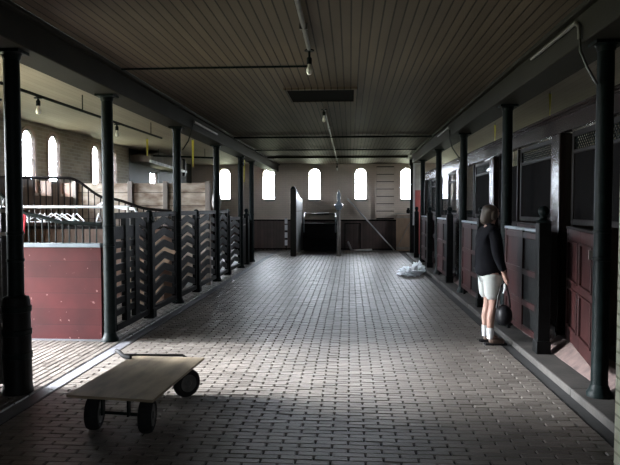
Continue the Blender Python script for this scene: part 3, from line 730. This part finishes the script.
# manger between them
t = thing('manger', (-1.08, 21.6, 0), 'dark iron manger between the two back dividers', 'manger')
b = MB(); b.box(-.55, .60, -.35, .75, .04, .95); b.build('manger_box', 'blackwood', t, bevel=.02)
b = MB(); b.box(-.60, .64, -.42, .75, .95, 1.02); b.box(-.55, .60, -.40, -.36, .45, .50); b.build('rim', 'iron', t, bevel=.01)
for s, x in ((-1, -.55), (1, .58)):
    b = MB(); b.tube([(x, -.38, .7), (x, -.40, 1.0), (x-s*.0, -.36, 1.22), (x, -.1, 1.36), (x, .3, 1.38)], .03, 8); b.build('curved_arm', 'bluepaint', t)
b = MB(); b.tube([(-.55, -.1, 1.36), (.58, -.1, 1.36)], .02, 8); b.build('cross_rail', 'iron', t)
t = thing('paper_box', (-.98, 22.36, 1.345), 'small white box above the manger under the middle back window', 'box')
b = MB(); b.box(-.22, .20, -.06, .06, .0, .055); b.build('box_body', 'white', t)
b = MB(); b.box(-.24, .22, -.08, .14, -.03, 0); b.build('shelf_board', 'darkwood', t)
# pale ladder-like strip in the left back bay
t = thing('pale_strip_rack', (-2.36, 22.1, 0), 'white slotted strip standing against the back wainscot left of the tall divider', 'rack')
for z in (.18, .46, .74, .98):
    b = MB(); b.box(-.05, .05, -.01, .01, z, z+.2); b.build('white_tile', 'white', t)
b = MB(); b.box(-.02, .02, .011, .03, 0, 1.2); b.build('backing_strip', 'darkwood', t)
# leaning stall door right
t = thing('leaning_door', (1.98, 21.9, 0), 'brown braced stall door leaning at the right end of the back wall', 'door')
R_ = Matrix.Rotation(-.12, 4, 'X')
b = MB(); b.box(-.30, .32, -.02, .02, 0, 1.33, R_); b.build('door_board', 'tan', t)
b = MB()
for z in (.05, 1.2): b.box(-.30, .32, -.045, -.02, z, z+.1, R_)
b.bar(R_ @ Vector((-.25, -.035, .15)), R_ @ Vector((.27, -.035, 1.2)), .025, .09, (0, 1, 0)); b.build('brace', 'plankpost', t)
b = MB(); b.box(-.36, .34, -.03, .06, 1.34, 1.38); b.build('top_ledge', 'paleboard', t).location = (0, .16, -.01)
t = thing('small_jug', (2.12, 22.06, 1.365), 'small dark jug on top of the leaning brown door', 'jug')
b = MB(); b.lathe([(.04, 0), (.07, .03), (.075, .1), (.04, .16), (.05, .2)], n=14); b.build('jug_body', 'blackwood', t)
b = MB(); b.tube([(.045, 0, .17), (.11, 0, .15), (.11, 0, .08), (.07, 0, .05)], .009, 6); b.build('jug_handle', 'blackwood', t)
# leaning pole
t = thing('leaning_pole', (1.62, 22.1, 0), 'long thin pale pole leaning diagonally against the back wall', 'pole')
b = MB(); b.tube([(0, 0, .02), (-1.72, .33, 1.92)], .024, 8); b.build('pole_shaft', 'whitewash', t)
# pale bent bar on floor
t = thing('bent_bar', (.35, 22.0, 0), 'pale bent bar lying on the floor at the back wall', 'bar')
b = MB(); b.tube([(-.42, .35, .30), (-.30, .0, .03), (-.2, -.15, .03), (.45, 0, .03)], .04, 8); b.build('bar_rod', 'whitewash', t)
t = thing('wall_panel_frame', (.1, 22.40, 0), 'thin dark frame leaning on the wainscot behind the bent bar', 'frame')
b = MB(); b.box(-.3, -.27, -.02, .02, 0, 1.0); b.box(.27, .3, -.02, .02, 0, 1.0); b.box(-.27, .27, -.02, .02, .97, 1.0); b.build('frame_bars', 'iron', t)

# crumpled plastic
def crumple(name, loc, sx_, sy_, sz_, label, seed):
    random.seed(seed)
    me = bpy.data.meshes.new(name); bm = bmesh.new(); bmesh.ops.create_icosphere(bm, subdivisions=4, radius=1)
    from mathutils import noise
    for v in bm.verts:
        d = 1 + .55*noise.noise(v.co*2.3 + Vector((seed, 0, 0))) + .35*noise.noise(v.co*6.0 + Vector((0, seed, 0))) + .2*noise.noise(v.co*13)
        v.co = Vector((v.co.x*sx_*d, v.co.y*sy_*d, max(v.co.z, -.35)*sz_*d + sz_*.35))
        v.co.z = max(v.co.z, 0.002)
    bm.to_mesh(me); bm.free(); me.materials.append(M['plastic'])
    o = bpy.data.objects.new(name, me); col.objects.link(o); o.location = loc
    tag(o, label, 'plastic'); return o
crumple('plastic_sheeting', (1.40, 14.15, .002), .24, .30, .13, 'crumpled clear plastic heap on the brick floor by the right curb', 3)
crumple('plastic_bag', (1.68, 14.9, .002), .13, .22, .17, 'smaller crumpled plastic bag just behind the clear plastic heap', 8)

# ================================================================= CONDUITS, LAMPS
def conduit(name, pts, r, label, m='steel', clips=()):
    c = Vector(pts[0]); t = thing(name, c, label, 'pipe')
    b = MB(); b.tube([Vector(p)-c for p in pts], r, 8); b.build('pipe_run', m, t)
    for q in clips:
        b = MB(); q = Vector(q)-c; b.box(q.x-.035, q.x+.035, q.y-.015, q.y+.015, q.z-.02, q.z+.03); b.build('clip', m, t)
    return t
conduit('ceiling_conduit', [(-.40, 3.0, 3.17), (-.41, 6.0, 3.17)], .022, 'grey conduit running along the ceiling to the nearest bulb', clips=[(-.4, 4.4, 3.17), (-.41, 5.3, 3.17)])
conduit('ceiling_conduit', [(-.42, 9.6, 3.17), (-.44, 22.3, 3.17)], .018, 'conduit along the middle ceiling beyond the dark hatch', clips=[(-.42, 12, 3.17), (-.43, 16, 3.17)])
conduit('ceiling_conduit', [(-2.62, 6.80, 3.18), (-.45, 6.80, 3.18)], .012, 'thin conduit crossing the ceiling from left beam to the nearest bulb', m='iron')
conduit('ceiling_conduit', [(-2.62, 13.5, 3.165), (1.80, 13.5, 3.165)], .020, 'dark pipe crossing the whole aisle ceiling beyond the hatch', m='iron')
conduit('ceiling_conduit', [(-2.62, 16.5, 3.165), (1.80, 16.5, 3.165)], .016, 'far dark pipe crossing the whole aisle ceiling', m='iron')
conduit('beam_conduit', [(1.835, 6.3, 3.10), (1.835, 5.1, 3.10), (1.835, 5.03, 3.05), (1.838, 5.02, 2.95)], .016, 'conduit on the side of the right beam near the nearest right post')
conduit('hanging_cable', [(1.838, 5.02, 2.97), (1.84, 5.0, 2.85), (1.88, 4.97, 2.72), (1.96, 4.97, 2.58)], .011, 'black cable curving from the right beam to the nearest right post', m='cable')
conduit('beam_conduit', [(1.835, 12.8, 3.08), (1.835, 11.4, 3.08), (1.835, 11.33, 3.02)], .014, 'short conduit on the right beam before the third right post')
conduit('hanging_cable', [(1.835, 11.33, 3.03), (1.84, 11.3, 2.85), (1.87, 11.2, 2.68), (1.96, 11.06, 2.5)], .011, 'black cable curving from the right beam to the third right post', m='cable')
conduit('beam_conduit', [(-2.655, 11.9, 3.05), (-2.655, 10.15, 3.05)], .022, 'short pale conduit on the side of the left beam')
conduit('hanging_cable', [(-2.66, 10.1, 3.04), (-2.66, 10.0, 2.9), (-2.70, 9.93, 2.7), (-2.78, 9.86, 2.55)], .010, 'black cable dropping from the left beam to the third iron post', m='cable')
conduit('hanging_cable', [(-3.10, 4.8, 2.95), (-3.10, 4.82, 2.75), (-3.02, 4.9, 2.55), (-2.94, 4.93, 2.5)], .012, 'black cable looping down at the nearest left post', m='cable')
sc_ = conduit('side_conduit', [(-3.88, 5.0, 2.97), (-3.75, 11.8, 2.97)], .020, 'dark conduit slung under the left bay ceiling carrying two bulbs', m='iron')
for yy in (0.6, 3.4, 6.2):
    b = MB(); b.tube([(yy*.019, yy, 0), (yy*.019, yy, .228)], .008, 6); b.build('drop_rod', 'iron', sc_)
def bulb(loc, label, drop):
    t = thing('hanging_bulb', loc, label, 'light bulb', 'bare ceiling bulbs')
    b = MB(); b.lathe([(.05, -.01), (.05, .0), (.02, .01)], (0, 0, 0), 12); b.build('ceiling_rose', 'iron', t).location = (0, 0, -.02)
    b = MB(); b.tube([(0, 0, -.03), (0, 0, -drop)], .012, 8); b.lathe([(.022, -drop-.06), (.026, -drop-.055), (.026, -drop), (.016, -drop+.012)], n=12); b.build('socket', 'iron', t)
    b = MB(); z = -drop-.06
    b.lathe([(.006, z-.105), (.020, z-.100), (.031, z-.075), (.031, z-.055), (.018, z-.02), (.015, z)], n=14); b.build('bulb_glass', 'bulb', t)
bulb((-.41, 6.05, 3.185), 'bare bulb on the aisle ceiling, nearest the camera', .10)
bulb((-3.84, 7.22, 2.965), 'bare bulb in the left bay above the red partition', .06)
bulb((-3.79, 9.6, 2.965), 'bare bulb in the left bay right of the second iron post', .06)
bulb((-.42, 9.7, 3.185), 'small bare bulb just beyond the ceiling hatch', .06)
bulb((-.44, 20.4, 3.185), 'farthest bare bulb near the back wall', .20)
# fly papers
for (x, y, z0, z1, lb) in ((-4.66, 13.6, 2.78, 3.2, 'pale yellow fly paper hanging in the left bay near the chute'),
                           (-3.00, 11.35, 2.36, 2.92, 'yellow fly paper hanging behind the left beam'),
                           (-2.87, 16.2, 2.28, 2.92, 'yellow fly paper near the far left posts'),
                           (2.75, 8.55, 2.85, 3.2, 'yellow fly paper above the header right of the person'),
                           (2.75, 11.7, 2.85, 3.2, 'yellow fly paper above the header left of the person')):
    t = thing('fly_paper', (x, y, z1), lb, 'fly paper', 'hanging fly papers')
    b = MB(); N = 16; vs = []; fs = []; wd = .022
    for i in range(N+1):
        a = .4 + i*.04; z = -.04-(z1-z0-.04)*i/N
        vs += [(wd*math.cos(a), wd*math.sin(a), z), (-wd*math.cos(a), -wd*math.sin(a), z)]
    for i in range(N): fs.append((2*i, 2*i+1, 2*i+3, 2*i+2))
    b.add(vs, fs); b.build('sticky_strip', 'yellow', t)
    b = MB(); b.tube([(0, 0, 0), (0, 0, -.05)], .004, 6); b.build('thread', 'cable', t)
t = thing('pulley', (-2.75, 15.3, 2.92), 'dark pulley block hanging from the left beam at the far posts', 'pulley')
b = MB(); b.tube([(0, 0, 0), (0, 0, -.12)], .012, 6); b.lathe([(.09, -.03), (.07, -.015), (.07, .015), (.09, .03)], (0, 0, -.19), 16, Matrix.Rotation(PI/2, 3, 'Y')); b.build('pulley_wheel', 'iron', t)

# ================================================================= DOLLY
t = thing('platform_cart', (-1.60, 4.47, 0), 'flat plywood cart on black rubber tyres in the left foreground', 'cart')
def cl(x, y, z=0): return Vector((x+1.60, y-4.47, z))
z0 = .290
b = MB(); c4 = [(-1.945, 3.96), (-1.315, 3.89), (-1.245, 5.03), (-1.875, 5.06)]
lo = [cl(x, y, z0) for x, y in c4]; hi = [cl(x, y, z0+.018) for x, y in c4]
b.add(lo+hi, [(3,2,1,0), (4,5,6,7)]); b.cur = 1; b.add(lo+hi, [(0,1,5,4), (1,2,6,5), (2,3,7,6), (3,0,4,7)]); b.build('plywood_deck', ['ply', 'plyedge'], t, smooth=False)
b = MB(); b.bar(cl(-1.76, 4.02, .285), cl(-1.70, 4.98, .285), .05, .03); b.bar(cl(-1.47, 4.0, .285), cl(-1.41, 4.95, .285), .05, .03)
b.bar(cl(-1.84, 4.45, .285), cl(-1.34, 4.42, .285), .05, .03); b.build('chassis', 'iron', t)
def wheel(x, y, r, wd, rz, lb=None):
    c = cl(x, y, r+.001); R = Matrix.Rotation(rz, 3, 'Z') @ Matrix.Rotation(PI/2, 3, 'Y')
    b = MB(); hw = wd/2
    prof = [(r*.60, -hw*.8), (r*.80, -hw), (r*.92, -hw*.85), (r*.985, -hw*.5), (r, 0), (r*.985, hw*.5), (r*.92, hw*.85), (r*.80, hw), (r*.60, hw*.8)]
    b.lathe(prof, c, 28, R); wo = b.build('wheel', 'rubber', t)
    b = MB(); b.lathe([(r*.16, -hw*1.05), (r*.22, -hw*.9), (r*.25, -hw*.82), (r*.55, -hw*.84), (r*.60, -hw*.95), (r*.60, hw*.95), (r*.55, hw*.84), (r*.25, hw*.82), (r*.22, hw*.9), (r*.16, hw*1.05)], c, 24, R)
    b.build('hub', 'hub', wo)
wheel(-1.83, 4.15, .125, .095, .12)
wheel(-1.43, 4.11, .125, .095, .12)
wheel(-1.37, 4.92, .120, .08, -.75)
wheel(-1.78, 4.90, .118, .075, -.3)
b = MB(); b.tube([cl(-1.83, 4.15, .126), cl(-1.43, 4.11, .126)], .012, 8); b.bar(cl(-1.755, 4.12, .12), cl(-1.755, 4.12, .28), .05, .012); b.bar(cl(-1.56, 4.10, .12), cl(-1.56, 4.10, .28), .05, .012); b.build('axle', 'iron', t)
b = MB(); b.bar(cl(-1.37, 4.92, .13), cl(-1.40, 4.88, .288), .03, .09); b.build('caster_fork', 'iron', t)
b = MB(); b.bar(cl(-1.78, 4.9, .13), cl(-1.76, 4.88, .288), .03, .09); b.build('caster_fork', 'iron', t)
b = MB(); b.tube([cl(-1.40, 4.98, .27), cl(-1.40, 5.07, .285), cl(-1.45, 5.09, .31), cl(-1.95, 5.05, .315)], .012, 8); b.build('pull_handle', 'cable', t)
b = MB(); b.tube([cl(-2.07, 5.16, .325), cl(-2.03, 5.12, .325), cl(-1.98, 5.05, .32), cl(-1.93, 4.98, .318), cl(-1.86, 4.94, .318)], .018, 8); b.build('handle_grip', 'rubber', t)

# ================================================================= PERSON
def skin_mesh(name, verts, edges, m, parent, root=0, sub=2, thick=None):
    me = bpy.data.meshes.new(name); me.from_pydata([v[0] for v in verts], edges, []); me.materials.append(M[m])
    o = bpy.data.objects.new(name, me); col.objects.link(o); o.parent = parent
    md = o.modifiers.new('skin', 'SKIN'); md.use_smooth_shade = True
    if not me.skin_vertices:
        bm = bmesh.new(); bm.from_mesh(me); bm.verts.layers.skin.verify(); bm.to_mesh(me); bm.free()
    for i, v in enumerate(verts):
        r = v[1]; me.skin_vertices[0].data[i].radius = r if isinstance(r, tuple) else (r, r)
        me.skin_vertices[0].data[i].use_root = (i == root)
    s_ = o.modifiers.new('sub', 'SUBSURF'); s_.levels = sub; s_.render_levels = sub
    return o
def build_person():
    P = thing('person', (1.64, 7.13, 0), 'person with brown hair in black jacket and white shorts standing beside the right posts', 'person', None, .12)
    # facing +x, right side toward the camera (-y)
    V = []; E = []
    def v(p, r): V.append((p, r)); return len(V)-1
    def chain(ids):
        for a, b_ in zip(ids, ids[1:]): E.append((a, b_))
    pel = v((0, 0, .88), (.12, .14)); sp = v((-.005, 0, 1.05), (.10, .12)); ch = v((-.01, 0, 1.24), (.10, .135)); nb = v((-.015, 0, 1.37), (.06, .075))
    nk = v((0, 0, 1.425), .045); jaw = v((.022, 0, 1.475), (.055, .052)); hd = v((.012, 0, 1.545), (.088, .070)); tp = v((.005, 0, 1.61), (.068, .058))
    chain([pel, sp, ch, nb, nk, jaw, hd, tp])
    ns = v((.10, 0, 1.525), .014); chain([hd, ns])
    for s in (-1, 1):
        hp = v((0, s*.085, .82), .085); kn = v((.012+ s*.0, s*.085, .47), .050); cf = v((-.02, s*.085, .33), .050); an = v((-.02, s*.085, .095), .032)
        ft = v((.05, s*.088, .045), .032); to = v((.15, s*.092, .03), .026)
        chain([pel, hp, kn, cf, an, ft, to])
        sh = v((-.01, s*.165, 1.33), .052); el = v((.00 if s < 0 else .03, s*.21, 1.07), .040)
        wr = v((.09 if s < 0 else .16, s*.20, .845), .026); pm = v((.105 if s < 0 else .185, s*.20, .78), (.022, .034))
        chain([ch, sh, el, wr, pm])
        # fingers curled round the bag strap
        base = Vector(V[pm][0])
        for k in range(4):
            off = Vector((.010 + .0*k, (-.027 + k*.018), -.03)); ln = (.030, .034, .032, .025)[k]
            f1 = v(tuple(base+off), .0095); f2 = v(tuple(base+off+Vector((.012, 0, -ln))), .0085); f3 = v(tuple(base+off+Vector((-.010, 0, -ln-.018))), .0075)
            chain([pm, f1, f2, f3])
        t1 = v(tuple(base+Vector((.03, .0, .0))), .011); t2 = v(tuple(base+Vector((.045, .004, -.035))), .009)
        chain([pm, t1, t2])
        ear = v((.0, s*.072, 1.535), .014); chain([hd, ear])
    skin_mesh('body', V, E, 'skin', P, 0, 2)
    # jacket
    V = []; E = []
    p0 = v((0, 0, .77), (.175, .195)); p1 = v((-.005, 0, .92), (.175, .190)); p2 = v((-.015, 0, 1.13), (.155, .170)); p3 = v((-.015, 0, 1.29), (.125, .155)); p4 = v((-.015, 0, 1.385), (.075, .085)); p5 = v((-.008, 0, 1.42), (.062, .062))
    chain([p0, p1, p2, p3, p4, p5])
    for s in (-1, 1):
        a = v((-.012, s*.175, 1.32), .072); b_ = v((-.005 if s < 0 else .02, s*.225, 1.07), .062); c = v((.085 if s < 0 else .15, s*.205, .865), .046)
        chain([p3, a, b_, c])
    skin_mesh('jacket', V, E, 'jacket', P, 0, 2)
    V = []; E = []
    q = v((0, 0, .92), (.13, .15)); 
    for s in (-1, 1):
        a = v((.0, s*.090, .76), (.125, .095)); m2 = v((.0, s*.098, .64), (.112, .085)); c = v((.008, s*.10, .51), (.105, .082)); chain([q, a, m2, c])
    skin_mesh('shorts', V, E, 'shorts', P, 0, 1)
    for s in (-1, 1):
        b = MB(); b.lathe([(.036, .07), (.040, .12), (.044, .19), (.047, .20)], (-.02, s*.085, 0), 14); b.build('sock', 'sock', P)
        V = []; E = []
        a = v((-.045, s*.087, .05), (.045, .042)); c = v((.04, s*.09, .048), (.044, .042)); d = v((.14, s*.094, .036), (.032, .040)); chain([a, c, d])
        sh = skin_mesh('shoe', V, E, 'shoe', P, 0, 2)
        b = MB(); b.prism([(-.085, s*.087-.038), (.02, s*.09-.04), (.12, s*.094-.044), (.175, s*.094-.02), (.175, s*.094+.02), (.12, s*.094+.044), (.02, s*.09+.04), (-.085, s*.087+.038)], 0.0, .018, 'xy'); b.build('shoe_sole', 'rubber', sh)
    # hair: shoulder length
    V = []; E = []
    tt = v((-.005, 0, 1.635), (.07, .066)); a = v((-.008, 0, 1.60), (.100, .090)); E.append((tt, a)); b_ = v((-.028, 0, 1.54), (.088, .088)); c = v((-.045, 0, 1.46), (.070, .092)); d = v((-.055, 0, 1.385), (.050, .085)); chain([a, b_, c, d])
    for s in (-1, 1):
        e = v((.02, s*.074, 1.55), (.045, .022)); f = v((.01, s*.082, 1.44), (.045, .024)); chain([a, e, f])
    skin_mesh('hair', V, E, 'hair', P, 0, 2)
    for s in (-1, 1):
        b = MB(); b.ball((.088, s*.030, 1.55), .011, 10); b.build('eye', 'eye', P)
    b = MB(); b.tube([(.080, -.022, 1.487), (.087, 0, 1.484), (.080, .022, 1.487)], .006, 6); b.build('mouth', 'skin', P)
    return P
pp = build_person()
t = thing('handbag', (1.745, 6.90, .235), 'shiny black handbag hanging from the standing person\'s hand', 'bag', None, .25)
V = [((-.11, 0, .145), (.12, .15)), ((0, 0, .145), (.15, .19)), ((.11, 0, .145), (.12, .15)), ((0, 0, .27), (.10, .14))]
skin_mesh('bag_body', V, [(0, 1), (1, 2), (1, 3)], 'bagblack', t, 1, 2)
b = MB(); b.tube([(-.09, 0, .22), (-.07, 0, .36), (-.035, 0, .47), (0, 0, .51), (.03, 0, .47), (.06, 0, .36), (.08, 0, .22)], .010, 8); b.build('strap', 'bagblack', t)
b = MB(); b.tube([(-.02, -.02, .39), (.0, -.02, .44), (.0, -.01, .50)], [.010, .016, .010], 8); b.build('white_scarf', 'sock', t)
